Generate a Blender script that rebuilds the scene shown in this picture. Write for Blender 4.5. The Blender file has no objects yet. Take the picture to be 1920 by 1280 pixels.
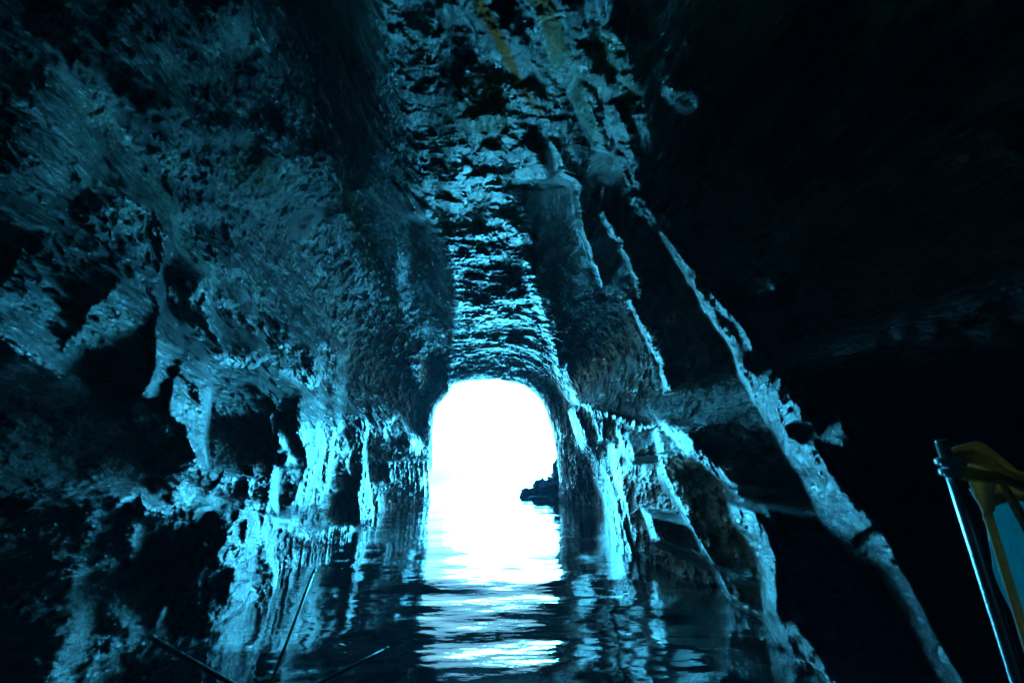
import bpy, bmesh, math, random
import numpy as np
from mathutils import Vector, Matrix
R = math.radians
S = bpy.context.scene
COL = S.collection

# ------------------------------------------------------------------ camera
CAM = Vector((0.0, 0.0, 1.2))
FPX = 853.0                       # 16 mm on 36 mm, in pixels of a 1920 wide picture
VPX, VPY = 925.0, 895.0           # where the cave axis (+Y) lands in the picture
cam_d = bpy.data.cameras.new('camera'); cam = bpy.data.objects.new('camera', cam_d)
COL.objects.link(cam); S.camera = cam
cam_d.sensor_width = 36.0; cam_d.lens = 36.0 * FPX / 1920.0
cam_d.clip_start = 0.03; cam_d.clip_end = 9000
pitch = math.atan((VPY - 640) / FPX)
yaw = math.atan((VPX - 960) / FPX * math.cos(pitch))
cam.rotation_euler = (R(90) + pitch, 0, yaw)
cam.location = CAM
cam_d.dof.use_dof = True; cam_d.dof.focus_distance = 9.0; cam_d.dof.aperture_fstop = 2.8
RM = np.array(cam.rotation_euler.to_matrix())

def ray(px, py):
    """unit-depth ray of a picture point, in world axes (array friendly)"""
    d = np.stack([(np.asarray(px, float) - 960) / FPX, -(np.asarray(py, float) - 640) / FPX,
                  -np.ones_like(np.asarray(px, float))], -1)
    return d @ RM.T
def P(px, py, depth):
    return CAM + Vector(ray(px, py)) * depth

# ------------------------------------------------------------------ world, sun, exposure
SUN_EL, SUN_ROT = R(3.8), R(2.2)
w = bpy.data.worlds.new('World'); S.world = w; w.use_nodes = True
nt = w.node_tree; nt.nodes.clear()
sky = nt.nodes.new('ShaderNodeTexSky'); sky.sky_type = 'NISHITA'; sky.sun_disc = False
sky.sun_elevation = SUN_EL; sky.sun_rotation = SUN_ROT; sky.air_density = 1.0
sky.dust_density = 1.0; sky.ozone_density = 2.0
mul = nt.nodes.new('ShaderNodeMixRGB'); mul.blend_type = 'MULTIPLY'; mul.inputs[0].default_value = 1
mul.inputs[2].default_value = (0.11, 0.47, 1.0, 1)
bg = nt.nodes.new('ShaderNodeBackground'); bg.inputs[1].default_value = 0.15
wo = nt.nodes.new('ShaderNodeOutputWorld')
nt.links.new(sky.outputs[0], mul.inputs[1]); nt.links.new(mul.outputs[0], bg.inputs[0]); nt.links.new(bg.outputs[0], wo.inputs[0])
w.cycles.sampling_method = 'AUTOMATIC'

sl = bpy.data.lights.new('sun', 'SUN'); sun = bpy.data.objects.new('sun', sl); COL.objects.link(sun)
sl.energy = 1.5; sl.angle = R(16); sl.color = (0.04, 0.56, 1.0)
sun.rotation_euler = (R(90) - SUN_EL, 0, R(180) - SUN_ROT)   # shines in from over the sea
vs = S.view_settings
vs.view_transform = 'Standard'; vs.look = 'None'; vs.gamma = 1.0; vs.exposure = 2.6
S.cycles.use_denoising = True
S.cycles.max_bounces = 6; S.cycles.diffuse_bounces = 4; S.cycles.glossy_bounces = 4
S.cycles.volume_bounces = 0
S.cycles.caustics_reflective = True; S.cycles.blur_glossy = 0.6
S.cycles.sample_clamp_indirect = 60

YM = 26.0                          # distance of the cave mouth
# ------------------------------------------------------------------ helpers
def mesh_obj(name, verts, faces, mat=None, parent=None, smooth=True):
    me = bpy.data.meshes.new(name)
    verts = np.asarray(verts, np.float32).reshape(-1, 3)
    if isinstance(faces, np.ndarray):
        n, k = faces.shape
        me.vertices.add(len(verts)); me.vertices.foreach_set('co', verts.ravel())
        me.loops.add(n * k); me.loops.foreach_set('vertex_index', faces.astype(np.int32).ravel())
        me.polygons.add(n); me.polygons.foreach_set('loop_start', np.arange(0, n * k, k, dtype=np.int32))
        me.polygons.foreach_set('loop_total', np.full(n, k, np.int32))
    else:
        me.from_pydata([tuple(v) for v in verts], [], faces)
    me.polygons.foreach_set('use_smooth', np.full(len(me.polygons), smooth, bool))
    me.update(calc_edges=True)
    o = bpy.data.objects.new(name, me); COL.objects.link(o)
    if mat: me.materials.append(mat)
    if parent: o.parent = parent
    return o
def tag(o, label=None, cat=None, group=None, kind=None):
    for k, v in (('label', label), ('category', cat), ('group', group), ('kind', kind)):
        if v: o[k] = v
    return o
def grid_faces(nr, nc):
    i = np.arange(nr - 1)[:, None] * nc + np.arange(nc - 1)[None, :]
    return np.stack([i, i + 1, i + nc + 1, i + nc], -1).reshape(-1, 4)

def _hash(ix, iy, iz, seed):
    h = (ix.astype(np.int64) * 73856093) ^ (iy.astype(np.int64) * 19349663) ^ (iz.astype(np.int64) * 83492791) ^ (seed * 2654435761)
    h = (h ^ (h >> 13)) * 1274126177
    h = h & 0x7fffffff
    h = (h ^ (h >> 15)) * 2246822519 & 0x7fffffff
    return h ^ (h >> 11)
def vnoise(p, seed=0):
    """gradient noise, about -1..1"""
    f = np.floor(p); i = f.astype(np.int64); t = (p - f).astype(np.float32)
    u = t * t * t * (t * (t * 6 - 15) + 10)
    out = 0
    for dx in (0, 1):
        wx = u[..., 0] if dx else 1 - u[..., 0]
        for dy in (0, 1):
            wy = u[..., 1] if dy else 1 - u[..., 1]
            for dz in (0, 1):
                wz = u[..., 2] if dz else 1 - u[..., 2]
                h = _hash(i[..., 0] + dx, i[..., 1] + dy, i[..., 2] + dz, seed)
                a = (h & 1023).astype(np.float32) * (2 * math.pi / 1024)
                b = ((h >> 10) & 1023).astype(np.float32) / 512 - 1
                s = np.sqrt(np.maximum(0, 1 - b * b))
                g = (t[..., 0] - dx) * s * np.cos(a) + (t[..., 1] - dy) * s * np.sin(a) + (t[..., 2] - dz) * b
                out = out + wx * wy * wz * g
    return out * 1.7
def fbm(p, octv=4, seed=0, gain=0.5, ridged=False):
    a, s, tot = 1.0, 0, 0
    for k in range(octv):
        n = vnoise(p * (2.03 ** k) + k * 17.3, seed + k)
        if ridged: n = 1 - 2.4 * np.abs(n)
        s = s + a * n; tot += a; a *= gain
    return s / tot
def worley(p, seed=0):
    """cell id hash (0..1) x2, and F2-F1"""
    f = np.floor(p).astype(np.int64)
    sh = p.shape[:-1]
    d1 = np.full(sh, 9.0, np.float32); d2 = np.full(sh, 9.0, np.float32)
    v1 = np.zeros(sh, np.float32); v2 = np.zeros(sh, np.float32)
    for dx in (-1, 0, 1):
        for dy in (-1, 0, 1):
            for dz in (-1, 0, 1):
                c0, c1, c2 = f[..., 0] + dx, f[..., 1] + dy, f[..., 2] + dz
                h = _hash(c0, c1, c2, seed); h2 = _hash(c0, c1, c2, seed + 91)
                ex = c0 + (h & 1023) / 1023.0 - p[..., 0]
                ey = c1 + ((h >> 10) & 1023) / 1023.0 - p[..., 1]
                ez = c2 + (h2 & 1023) / 1023.0 - p[..., 2]
                d = (ex * ex + ey * ey + ez * ez).astype(np.float32)
                m = d < d1
                d2 = np.where(m, d1, np.minimum(d2, d))
                d1 = np.where(m, d, d1)
                v1 = np.where(m, ((h2 >> 10) & 1023) / 1023.0, v1)
                v2 = np.where(m, ((h >> 20) & 255) / 255.0, v2)
    return v1.astype(np.float32), v2.astype(np.float32), np.sqrt(d2) - np.sqrt(d1)
def smooth(a, b, x):
    t = np.clip((x - a) / (b - a), 0, 1); return t * t * (3 - 2 * t)

# ------------------------------------------------------------------ shader helpers
def new_mat(name):
    m = bpy.data.materials.new(name); m.use_nodes = True
    nt = m.node_tree; b = nt.nodes['Principled BSDF']
    return m, nt, b
def nod(nt, typ, **kw):
    n = nt.nodes.new(typ)
    for k, v in kw.items(): setattr(n, k, v)
    return n
def ramp(nt, stops):
    r = nt.nodes.new('ShaderNodeValToRGB'); e = r.color_ramp.elements
    e[0].position, e[0].color = stops[0][0], stops[0][1]
    e[1].position, e[1].color = stops[-1][0], stops[-1][1]
    for p, c in stops[1:-1]:
        x = e.new(p); x.color = c
    return r
def simple_mat(name, col, rough, metal=0.0, bump=0.0, bscale=60, var=0.25):
    m, nt, b = new_mat(name)
    tc = nod(nt, 'ShaderNodeTexCoord'); nz = nod(nt, 'ShaderNodeTexNoise'); nz.inputs['Scale'].default_value = bscale
    nz.inputs['Detail'].default_value = 5
    nt.links.new(tc.outputs['Object'], nz.inputs['Vector'])
    c0 = tuple(x * (1 - var) for x in col) + (1,); c1 = tuple(min(1, x * (1 + var)) for x in col) + (1,)
    r = ramp(nt, [(0.3, c0), (0.7, c1)]); nt.links.new(nz.outputs['Fac'], r.inputs[0]); nt.links.new(r.outputs[0], b.inputs['Base Color'])
    mr = nod(nt, 'ShaderNodeMapRange'); mr.inputs['To Min'].default_value = max(0.02, rough - .1); mr.inputs['To Max'].default_value = min(1, rough + .12)
    nt.links.new(nz.outputs['Fac'], mr.inputs['Value']); nt.links.new(mr.outputs[0], b.inputs['Roughness'])
    b.inputs['Metallic'].default_value = metal
    if bump:
        bp = nod(nt, 'ShaderNodeBump'); bp.inputs['Strength'].default_value = bump; bp.inputs['Distance'].default_value = .004
        nt.links.new(nz.outputs['Fac'], bp.inputs['Height']); nt.links.new(bp.outputs[0], b.inputs['Normal'])
    return m

# ------------------------------------------------------------------ the relief plan of the cave
# Outlines of ledges, ribs, hollows and slabs. Each says how the rock there slopes: towards the sea (1) or
# back into the cave (0). The slopes are integrated into a real relief further down.
SC, MG = 0.5, 240
RW, RH = int((1920 + 2 * MG) * SC), int((1280 + 2 * MG) * SC)
def poly_mask(pts):
    xs = np.array([(p[0] + MG) * SC for p in pts]); ys = np.array([(p[1] + MG) * SC for p in pts])
    x0, x1 = int(max(0, xs.min() - 1)), int(min(RW, xs.max() + 2)); y0, y1 = int(max(0, ys.min() - 1)), int(min(RH, ys.max() + 2))
    m = np.zeros((RH, RW), np.float32)
    if x1 <= x0 or y1 <= y0: return m
    X, Y = np.meshgrid(np.arange(x0, x1) + .5, np.arange(y0, y1) + .5)
    ins = np.zeros(X.shape, bool)
    n = len(xs)
    for i in range(n):
        j = (i - 1) % n
        c = ((ys[i] > Y) != (ys[j] > Y)) & (X < (xs[j] - xs[i]) * (Y - ys[i]) / (ys[j] - ys[i] + 1e-9) + xs[i])
        ins ^= c
    m[y0:y1, x0:x1] = ins
    return m
def line_pts(pts, w0, w1):
    L, Rr = [], []
    n = len(pts)
    for i, (x, y) in enumerate(pts):
        a = pts[max(0, i - 1)]; b = pts[min(n - 1, i + 1)]
        dx, dy = b[0] - a[0], b[1] - a[1]; l = math.hypot(dx, dy)
        ww = (w0 + (w1 - w0) * i / (n - 1)) / 2
        L.append((x - dy / l * ww, y + dx / l * ww)); Rr.append((x + dy / l * ww, y - dx / l * ww))
    return L + Rr[::-1]
def blur(a, r):
    if r <= 0: return a
    k = int(r) * 2 + 1
    for _ in range(2):
        for ax in (0, 1):
            c = np.cumsum(np.pad(a, [(k // 2 + 1, k // 2) if q == ax else (0, 0) for q in (0, 1)], mode='edge'), axis=ax)
            a = (np.take(c, range(k, c.shape[ax]), ax) - np.take(c, range(0, c.shape[ax] - k), ax)) / k
    return a
LM = np.full((RH, RW), 0.06, np.float32)      # slope plan
def paint(A, val, pts, soft=1):
    m = blur(poly_mask(pts), soft)
    A *= (1 - m); A += m * val
def oval(x, y, a, b, rot=0):
    c, s = math.cos(R(rot)), math.sin(R(rot))
    return [(x + a * math.cos(t) * c - b * math.sin(t) * s, y + a * math.cos(t) * s + b * math.sin(t) * c) for t in np.linspace(0, 2 * math.pi, 20, endpoint=False)]
L = LM
# right side: dark planes that lean back into the cave
paint(L, -.09, [(1060, 300), (1200, 330), (1240, 100), (1400, -300), (2300, -300), (2300, 1700), (1300, 1700), (1200, 1060), (1140, 800), (1080, 600)], 8)
# left wall
paint(L, -.14, [(-300, -300), (420, -300), (560, 60), (300, 130), (120, 330), (120, 420), (-300, 440)], 40)
paint(L, .07, [(140, 260), (320, 190), (620, 120), (760, 100), (740, 420), (640, 620), (560, 560), (300, 400), (140, 350)], 30)
paint(L, .20, [(330, 260), (470, 250), (560, 290), (600, 380), (520, 400), (440, 360), (360, 330)], 8)
paint(L, .45, [(270, 215), (330, 205), (350, 212), (320, 235), (295, 232)], 2)
paint(L, -.12, [(560, 640), (640, 600), (760, 620), (850, 640), (846, 700), (815, 760), (806, 945), (690, 990), (600, 1060), (540, 1100), (520, 900), (520, 760)], 14)
paint(L, -.06, [(480, 330), (560, 330), (700, 400), (770, 440), (780, 560), (840, 660), (700, 680), (600, 640), (500, 480)], 22)
paint(L, .6, [(30, 455), (80, 430), (130, 445), (160, 470), (150, 560), (130, 640), (110, 690), (60, 680), (0, 640), (-60, 640), (-60, 520), (0, 520)], 3)
paint(L, .55, [(150, 560), (190, 540), (240, 515), (290, 600), (275, 640), (230, 660), (190, 695), (165, 730), (130, 715), (100, 680), (130, 620)], 3)
paint(L, .5, [(200, 400), (240, 380), (300, 400), (320, 440), (300, 520), (260, 500), (240, 450), (210, 440)], 4)
paint(L, .35, [(140, 470), (210, 480), (240, 500), (215, 520), (180, 500), (150, 490)], 2)
paint(L, .02, [(170, 500), (215, 495), (200, 540), (160, 570), (135, 620), (140, 570), (160, 530)], 3)
paint(L, .0, [(205, 432), (222, 450), (243, 480), (240, 500), (225, 480)], 1)
paint(L, .55, [(255, 500), (300, 530), (300, 600), (268, 640), (225, 640), (230, 580), (245, 540)], 3)
paint(L, .55, [(320, 690), (340, 665), (372, 668), (395, 725), (392, 800), (385, 890), (374, 890), (345, 815), (300, 775), (285, 760), (300, 740)], 2)
paint(L, 1.0, [(300, 550), (316, 600), (338, 640), (328, 700), (306, 770), (284, 768), (250, 748), (280, 700), (278, 640), (286, 600)], 1)
paint(L, .4, [(250, 650), (275, 665), (280, 690), (270, 720), (250, 700)], 2)
paint(L, .0, [(262, 632), (280, 640), (288, 690), (272, 680)], 1)
paint(L, .0, [(200, 660), (235, 652), (250, 680), (255, 715), (225, 725), (180, 705)], 2)
paint(L, .0, [(322, 410), (380, 395), (440, 410), (462, 470), (470, 510), (420, 520), (385, 515), (372, 560), (330, 552), (302, 525), (318, 480)], 4)
paint(L, .35, [(365, 560), (390, 520), (400, 590), (415, 640), (400, 620), (385, 570)], 1)
paint(L, .0, [(398, 570), (440, 560), (480, 590), (500, 640), (470, 668), (430, 655), (410, 610)], 4)
paint(L, .4, [(420, 660), (440, 672), (470, 668), (490, 650), (500, 665), (475, 690), (445, 690)], 1)
paint(L, .0, [(400, 690), (430, 672), (470, 682), (490, 700), (500, 760), (510, 860), (500, 905), (492, 965), (474, 960), (470, 905), (440, 893), (386, 868), (384, 800), (392, 740)], 2)
paint(L, -.12, [(-200, 640), (0, 655), (60, 690), (110, 720), (150, 742), (230, 745), (260, 755), (330, 808), (350, 850), (368, 890), (355, 905), (330, 965), (300, 955), (250, 925), (190, 950), (180, 1010), (150, 1080), (160, 1150), (110, 1290), (-200, 1500)], 6)
paint(L, .55, [(500, 725), (522, 740), (524, 782), (540, 830), (552, 868), (522, 882), (518, 905), (516, 962), (490, 962), (500, 905), (512, 870), (514, 850), (500, 790), (508, 760)], 1)
paint(L, .95, [(522, 812), (532, 830), (532, 860), (522, 868), (512, 905), (508, 950), (500, 950), (506, 905), (516, 860)], 1)
paint(L, .6, [(550, 755), (560, 740), (582, 745), (596, 785), (592, 860), (578, 885), (566, 850), (548, 790)], 1)
paint(L, .0, [(526, 725), (545, 715), (548, 790), (566, 850), (572, 880), (556, 850), (540, 815), (528, 780)], 1)
paint(L, .0, [(525, 890), (555, 880), (570, 900), (570, 930), (545, 962), (520, 965)], 2)
paint(L, .4, [(575, 880), (582, 900), (575, 930), (548, 965), (560, 930)], 1)
paint(L, .5, [(562, 665), (590, 655), (600, 700), (595, 722), (575, 700)], 2)
paint(L, .03, [(598, 640), (640, 650), (640, 760), (625, 860), (606, 960), (575, 985), (566, 960), (590, 900), (602, 840), (600, 740)], 3)
paint(L, .33, [(240, 940), (265, 918), (280, 950), (318, 958), (310, 985), (262, 1000), (262, 1040), (240, 1075), (205, 1070), (215, 1015), (175, 1005), (200, 975)], 3)
paint(L, .0, [(255, 990), (330, 985), (360, 1000), (355, 1060), (320, 1085), (270, 1060), (265, 1020)], 5)
paint(L, .55, [(372, 880), (400, 880), (435, 898), (434, 925), (424, 920), (400, 900), (380, 895)], 1)
paint(L, .0, oval(384, 918, 20, 24), 1)
paint(L, .02, oval(452, 915, 16, 24), 1)
paint(L, .5, [(462, 895), (474, 905), (472, 940), (464, 930), (468, 910)], 0)
paint(L, .55, [(372, 958), (400, 945), (425, 950), (476, 945), (482, 985), (472, 1010), (466, 1060), (440, 1125), (415, 1190), (395, 1200), (370, 1170), (340, 1190), (285, 1190), (290, 1150), (330, 1110), (362, 1060), (372, 1010)], 2)
paint(L, .95, [(460, 970), (480, 975), (478, 1005), (466, 1040), (452, 1060), (455, 1020)], 1)
paint(L, .9, [(366, 1090), (388, 1090), (386, 1160), (376, 1170), (368, 1130)], 1)
paint(L, .0, oval(392, 985, 15, 22), 1)
paint(L, .0, [(395, 1085), (430, 1070), (420, 1130), (400, 1150)], 1)
paint(L, .0, [(330, 1150), (350, 1120), (362, 1150), (345, 1180), (310, 1190)], 2)
paint(L, .34, [(498, 960), (520, 985), (560, 990), (600, 1000), (625, 985), (668, 985), (666, 1010), (652, 1040), (610, 1065), (575, 1095), (545, 1120), (530, 1150), (524, 1120), (510, 1050), (500, 1010)], 2)
paint(L, .0, [(552, 960), (600, 950), (650, 960), (662, 978), (620, 985), (585, 1010), (560, 1000)], 4)
paint(L, .0, [(482, 1035), (498, 1030), (514, 1075), (522, 1120), (520, 1190), (505, 1300), (420, 1300), (440, 1190), (462, 1120), (476, 1070)], 1)
paint(L, .14, [(170, 1110), (300, 1190), (395, 1205), (400, 1400), (180, 1400)], 6)
# towards the mouth, left
paint(L, .0, oval(668, 868, 14, 28), 1)
paint(L, .0, oval(640, 835, 12, 18), 1)
paint(L, .02, [(615, 930), (640, 915), (660, 930), (668, 970), (640, 978), (615, 970)], 2)
paint(L, .75, [(672, 780), (686, 785), (684, 860), (698, 975), (672, 985), (664, 920), (678, 880)], 1)
paint(L, .06, oval(745, 815, 22, 34), 3)
paint(L, .4, oval(768, 835, 18, 22), 2)
paint(L, .04, [(705, 905), (770, 915), (800, 945), (790, 960), (720, 965)], 3)
paint(L, .06, [(800, 650), (842, 640), (850, 690), (838, 730), (800, 745), (785, 700)], 4)
for k in range(9):                                                   # flutes hanging over the water
    x = 728 + k * 9
    paint(L, .75, [(x, 866), (x + 4, 866), (x + 7, 900 + k * 4), (x + 4, 905 + k * 4)], 0)
# ceiling
paint(L, .45, [(690, -40), (830, -60), (850, 330), (770, 390), (700, 330), (700, 180)], 10)
paint(L, .33, [(826, 330), (828, 240), (850, 190), (880, 170), (935, 190), (948, 290), (985, 400), (1005, 520), (1030, 690), (1000, 725), (945, 715), (870, 718), (850, 690), (868, 600), (845, 470), (760, 390)], 5)
paint(L, .03, [(765, 405), (800, 408), (842, 460), (850, 560), (842, 625), (770, 620), (752, 540), (756, 440)], 3)
paint(L, .05, [(872, 450), (930, 440), (960, 455), (978, 478), (920, 480), (880, 470)], 3)
paint(L, .0, [(832, -60), (843, -60), (850, 180), (856, 280), (835, 200)], 2)
paint(L, .8, [(890, 212), (945, 196), (946, 246), (932, 280), (905, 272), (912, 250)], 1)
paint(L, .9, oval(850, 385, 24, 9, 20), 1)
paint(L, .8, [(905, 375), (950, 405), (980, 435), (982, 458), (950, 440), (915, 420)], 1)
paint(L, .5, [(895, 645), (985, 640), (985, 655), (900, 655)], 2)
paint(L, .05, [(880, 610), (1000, 605), (1010, 640), (880, 640)], 3)
paint(L, .0, [(952, 170), (990, 230), (1000, 270), (975, 275), (950, 240)], 2)
paint(L, .03, [(1000, -40), (1080, -40), (1060, 300), (1090, 400), (1040, 330), (990, 170)], 4)
paint(L, .85, [(990, 268), (1015, 300), (1036, 330), (976, 336), (982, 300)], 1)
paint(L, .55, [(958, 296), (970, 290), (968, 316), (960, 330)], 0)
paint(L, .5, [(978, 240), (998, 222), (992, 250), (980, 256)], 0)
paint(L, .5, [(920, 130), (950, 120), (948, 150), (932, 162)], 1)
paint(L, .95, [(1058, 106), (1090, 96), (1102, 130), (1128, 160), (1120, 158), (1090, 148), (1068, 118)], 1)
paint(L, .8, [(1085, 160), (1110, 180), (1130, 230), (1148, 285), (1120, 275), (1100, 230), (1090, 210)], 2)
paint(L, .8, [(1130, 165), (1150, 160), (1180, 240), (1196, 330), (1180, 300), (1150, 250), (1140, 200)], 1)
paint(L, .6, [(1128, 60), (1150, 70), (1200, 180), (1215, 290), (1200, 240), (1160, 150)], 2)
paint(L, .4, [(1150, 290), (1170, 300), (1198, 352), (1180, 345)], 0)
paint(L, .35, [(1180, 375), (1200, 370), (1234, 430), (1215, 415)], 1)
paint(L, .22, [(850, 735), (848, 690), (900, 675), (960, 672), (1020, 690), (1030, 740), (950, 725)], 5)
paint(L, .62, [(850, 120), (930, 110), (985, 180), (1000, 330), (950, 340), (960, 400), (880, 400), (820, 340), (835, 220)], 4)
paint(L, .8, [(890, 212), (945, 196), (946, 246), (932, 280), (905, 272), (912, 250)], 1)
paint(L, .36, [(862, -80), (1090, -80), (1130, 60), (1090, 130), (1060, 260), (1010, 250), (960, 190), (870, 180)], 10)
paint(L, .35, [(850, -40), (880, -40), (890, 60), (880, 170), (862, 160)], 4)
paint(L, .75, line_pts([(870, -90), (905, 15), (945, 100), (985, 170), (1020, 235)], 90, 60), 8)
paint(L, .7, line_pts([(1005, -60), (1030, 40), (1055, 130)], 60, 50), 8)
# big slab right of the ceiling strip and its thin edges
paint(L, -.08, [(958, 342), (1040, 336), (1085, 352), (1130, 470), (1180, 600), (1245, 750), (1235, 800), (1082, 758), (1050, 690), (1015, 520), (990, 440)], 2)
paint(L, .5, line_pts([(1080, 350), (1090, 430), (1115, 500), (1130, 540)], 7, 3), 0)
paint(L, .5, line_pts([(1125, 400), (1160, 450), (1185, 510), (1200, 560)], 6, 4), 0)
paint(L, .45, line_pts([(1010, 230), (1030, 275), (1060, 330), (1085, 350)], 4, 8), 0)
paint(L, .6, line_pts([(985, 490), (1010, 560), (1035, 640), (1052, 700)], 22, 10), 2)
paint(L, .5, line_pts([(1175, 560), (1200, 610), (1245, 680), (1252, 735)], 3, 12), 0)
paint(L, .5, [(1080, 758), (1130, 768), (1205, 790), (1222, 806), (1180, 800), (1120, 780)], 1)
# fan of strata at the right of the mouth
paint(L, .18, [(1005, 720), (1035, 700), (1062, 745), (1085, 762), (1135, 790), (1150, 860), (1172, 960), (1200, 1060), (1172, 1045), (1142, 1010), (1130, 950), (1050, 935), (1040, 840)], 2)
paint(L, .6, [(1068, 768), (1085, 775), (1110, 850), (1140, 900), (1160, 960), (1178, 1010), (1196, 1056), (1160, 1030), (1130, 930), (1095, 860)], 1)
paint(L, .08, [(1085, 800), (1095, 860), (1125, 935), (1100, 935), (1080, 880)], 2)
paint(L, .6, [(1112, 785), (1130, 790), (1138, 830), (1125, 825)], 1)
paint(L, -.08, [(1140, 792), (1225, 808), (1236, 840), (1245, 905), (1300, 1000), (1362, 1135), (1300, 1130), (1202, 1062), (1175, 960), (1152, 860)], 2)
paint(L, .4, [(1155, 795), (1168, 798), (1184, 850), (1186, 868), (1170, 840)], 1)
paint(L, .5, [(1208, 955), (1228, 975), (1236, 1010), (1226, 1016)], 1)
# leaning green slab
paint(L, .09, [(1205, 755), (1240, 790), (1290, 850), (1340, 880), (1400, 950), (1430, 1060), (1442, 1160), (1372, 1132), (1300, 990), (1246, 900), (1236, 830)], 2)
paint(L, .6, line_pts([(1236, 850), (1248, 900), (1290, 975), (1340, 1060)], 4, 5), 0)
paint(L, .5, [(1262, 800), (1290, 808), (1352, 875), (1380, 915), (1350, 900), (1300, 850)], 1)
paint(L, .03, [(1240, 820), (1290, 870), (1345, 900), (1380, 960), (1360, 970), (1290, 960), (1250, 900)], 5)
paint(L, .6, [(1370, 942), (1455, 962), (1468, 1000), (1452, 1018), (1464, 1050), (1462, 1120), (1456, 1170), (1436, 1150), (1430, 1090), (1418, 1040), (1396, 1002), (1382, 985)], 1)
paint(L, .3, [(1440, 1150), (1470, 1160), (1530, 1240), (1560, 1300), (1460, 1300)], 3)
# the long bright rib
paint(L, .75, [(1237, 433), (1250, 440), (1290, 480), (1330, 535), (1378, 590), (1412, 640), (1408, 690), (1430, 720), (1452, 690), (1466, 706), (1490, 680), (1506, 710), (1508, 778), (1484, 782), (1494, 820), (1534, 852), (1572, 888), (1620, 940), (1640, 985), (1692, 1060), (1712, 1128), (1762, 1200), (1808, 1282), (1880, 1420), (1840, 1420), (1770, 1282), (1740, 1232), (1692, 1130), (1665, 1076), (1592, 1050), (1540, 966), (1530, 930), (1475, 850), (1430, 770), (1395, 706), (1365, 640), (1330, 590), (1300, 545), (1262, 480)], 1)
paint(L, .85, [(1237, 433), (1260, 450), (1310, 520), (1330, 560), (1310, 548), (1262, 478)], 0)
paint(L, .7, line_pts([(1425, 700), (1500, 810), (1560, 930), (1630, 1010)], 60, 76), 1)
paint(L, .85, line_pts([(1630, 1000), (1690, 1095), (1750, 1200), (1830, 1330)], 58, 30), 1)
paint(L, .10, [(1340, 590), (1372, 600), (1400, 650), (1395, 690), (1375, 650)], 1)
paint(L, .03, oval(1500, 808, 22, 12, 20), 1)
paint(L, .5, [(1530, 820), (1540, 770), (1560, 755), (1612, 830), (1636, 915), (1632, 925), (1600, 912), (1560, 880)], 2)
paint(L, .4, [(1580, 795), (1615, 835), (1612, 840), (1585, 810)], 0)
paint(L, .25, oval(1425, 535, 25, 8, 25), 2)
paint(L, .12, [(1240, 175), (1300, 180), (1310, 215), (1270, 200)], 2)

# smooth (1) or rough (0) rock; also paints the shaded parts darker
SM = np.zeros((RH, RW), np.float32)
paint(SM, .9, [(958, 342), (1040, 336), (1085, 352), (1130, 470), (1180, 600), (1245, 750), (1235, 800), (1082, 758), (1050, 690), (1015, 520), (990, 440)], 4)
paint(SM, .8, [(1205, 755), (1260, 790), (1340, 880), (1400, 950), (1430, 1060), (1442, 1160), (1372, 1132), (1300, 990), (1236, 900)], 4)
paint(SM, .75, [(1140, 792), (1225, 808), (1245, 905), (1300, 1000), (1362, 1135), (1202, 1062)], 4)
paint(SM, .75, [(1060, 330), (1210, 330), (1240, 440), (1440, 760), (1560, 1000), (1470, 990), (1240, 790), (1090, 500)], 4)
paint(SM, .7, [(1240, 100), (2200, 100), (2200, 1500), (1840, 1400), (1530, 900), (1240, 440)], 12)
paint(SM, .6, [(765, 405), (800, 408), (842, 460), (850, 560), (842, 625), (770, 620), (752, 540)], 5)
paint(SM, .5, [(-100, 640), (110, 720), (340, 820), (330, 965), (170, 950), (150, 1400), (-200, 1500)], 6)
paint(SM, .6, [(560, 380), (700, 420), (800, 620), (800, 700), (640, 650), (480, 560), (420, 420)], 20)  # left vault, darkened in colour to stand for shade
paint(SM, .6, [(-300, -300), (640, -300), (640, 60), (420, 100), (160, 200), (90, 420), (-300, 440)], 30)  # upper left, shade put into the colour as well
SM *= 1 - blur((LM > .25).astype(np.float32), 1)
# flaky ceiling
CH = np.zeros((RH, RW), np.float32)
paint(CH, 1, [(690, -60), (1010, -60), (1100, 60), (1200, 180), (1200, 340), (1040, 336), (958, 342), (990, 440), (1015, 520), (1050, 690), (1000, 735), (850, 735), (868, 600), (845, 470), (760, 390), (700, 330)], 14)
# mineral stains: red-orange, olive green
ST1 = np.zeros((RH, RW), np.float32); ST2 = np.zeros((RH, RW), np.float32)
paint(ST1, 1, line_pts([(880, -60), (905, 15), (945, 100), (985, 170), (1014, 222)], 30, 13), 1)
paint(ST1, .45, line_pts([(1340, 950), (1380, 1020), (1425, 1120)], 40, 50), 5)
paint(ST1, .6, line_pts([(1005, -40), (1025, 40), (1045, 100)], 30, 26), 2)
paint(ST2, .9, line_pts([(1005, -40), (1030, 40), (1055, 130)], 44, 40), 3)
paint(ST2, .9, line_pts([(640, 330), (680, 440), (700, 520)], 26, 30), 4)
paint(ST2, .7, line_pts([(700, 470), (735, 560), (755, 650)], 16, 14), 3)
paint(ST2, .7, line_pts([(1270, 880), (1340, 960), (1420, 1110)], 70, 90), 6)
paint(ST2, .8, line_pts([(1085, 150), (1100, 220), (1130, 270)], 30, 24), 3)
paint(ST2, .7, line_pts([(1120, 50), (1160, 100), (1190, 200)], 26, 20), 3)
paint(ST2, .8, oval(915, 200, 60, 70), 10)
paint(ST2, .6, oval(1120, 120, 60, 60), 16)
paint(ST2, .6, oval(480, 320, 60, 40), 12)
paint(ST2, .4, oval(920, 400, 60, 40), 8)

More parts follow.
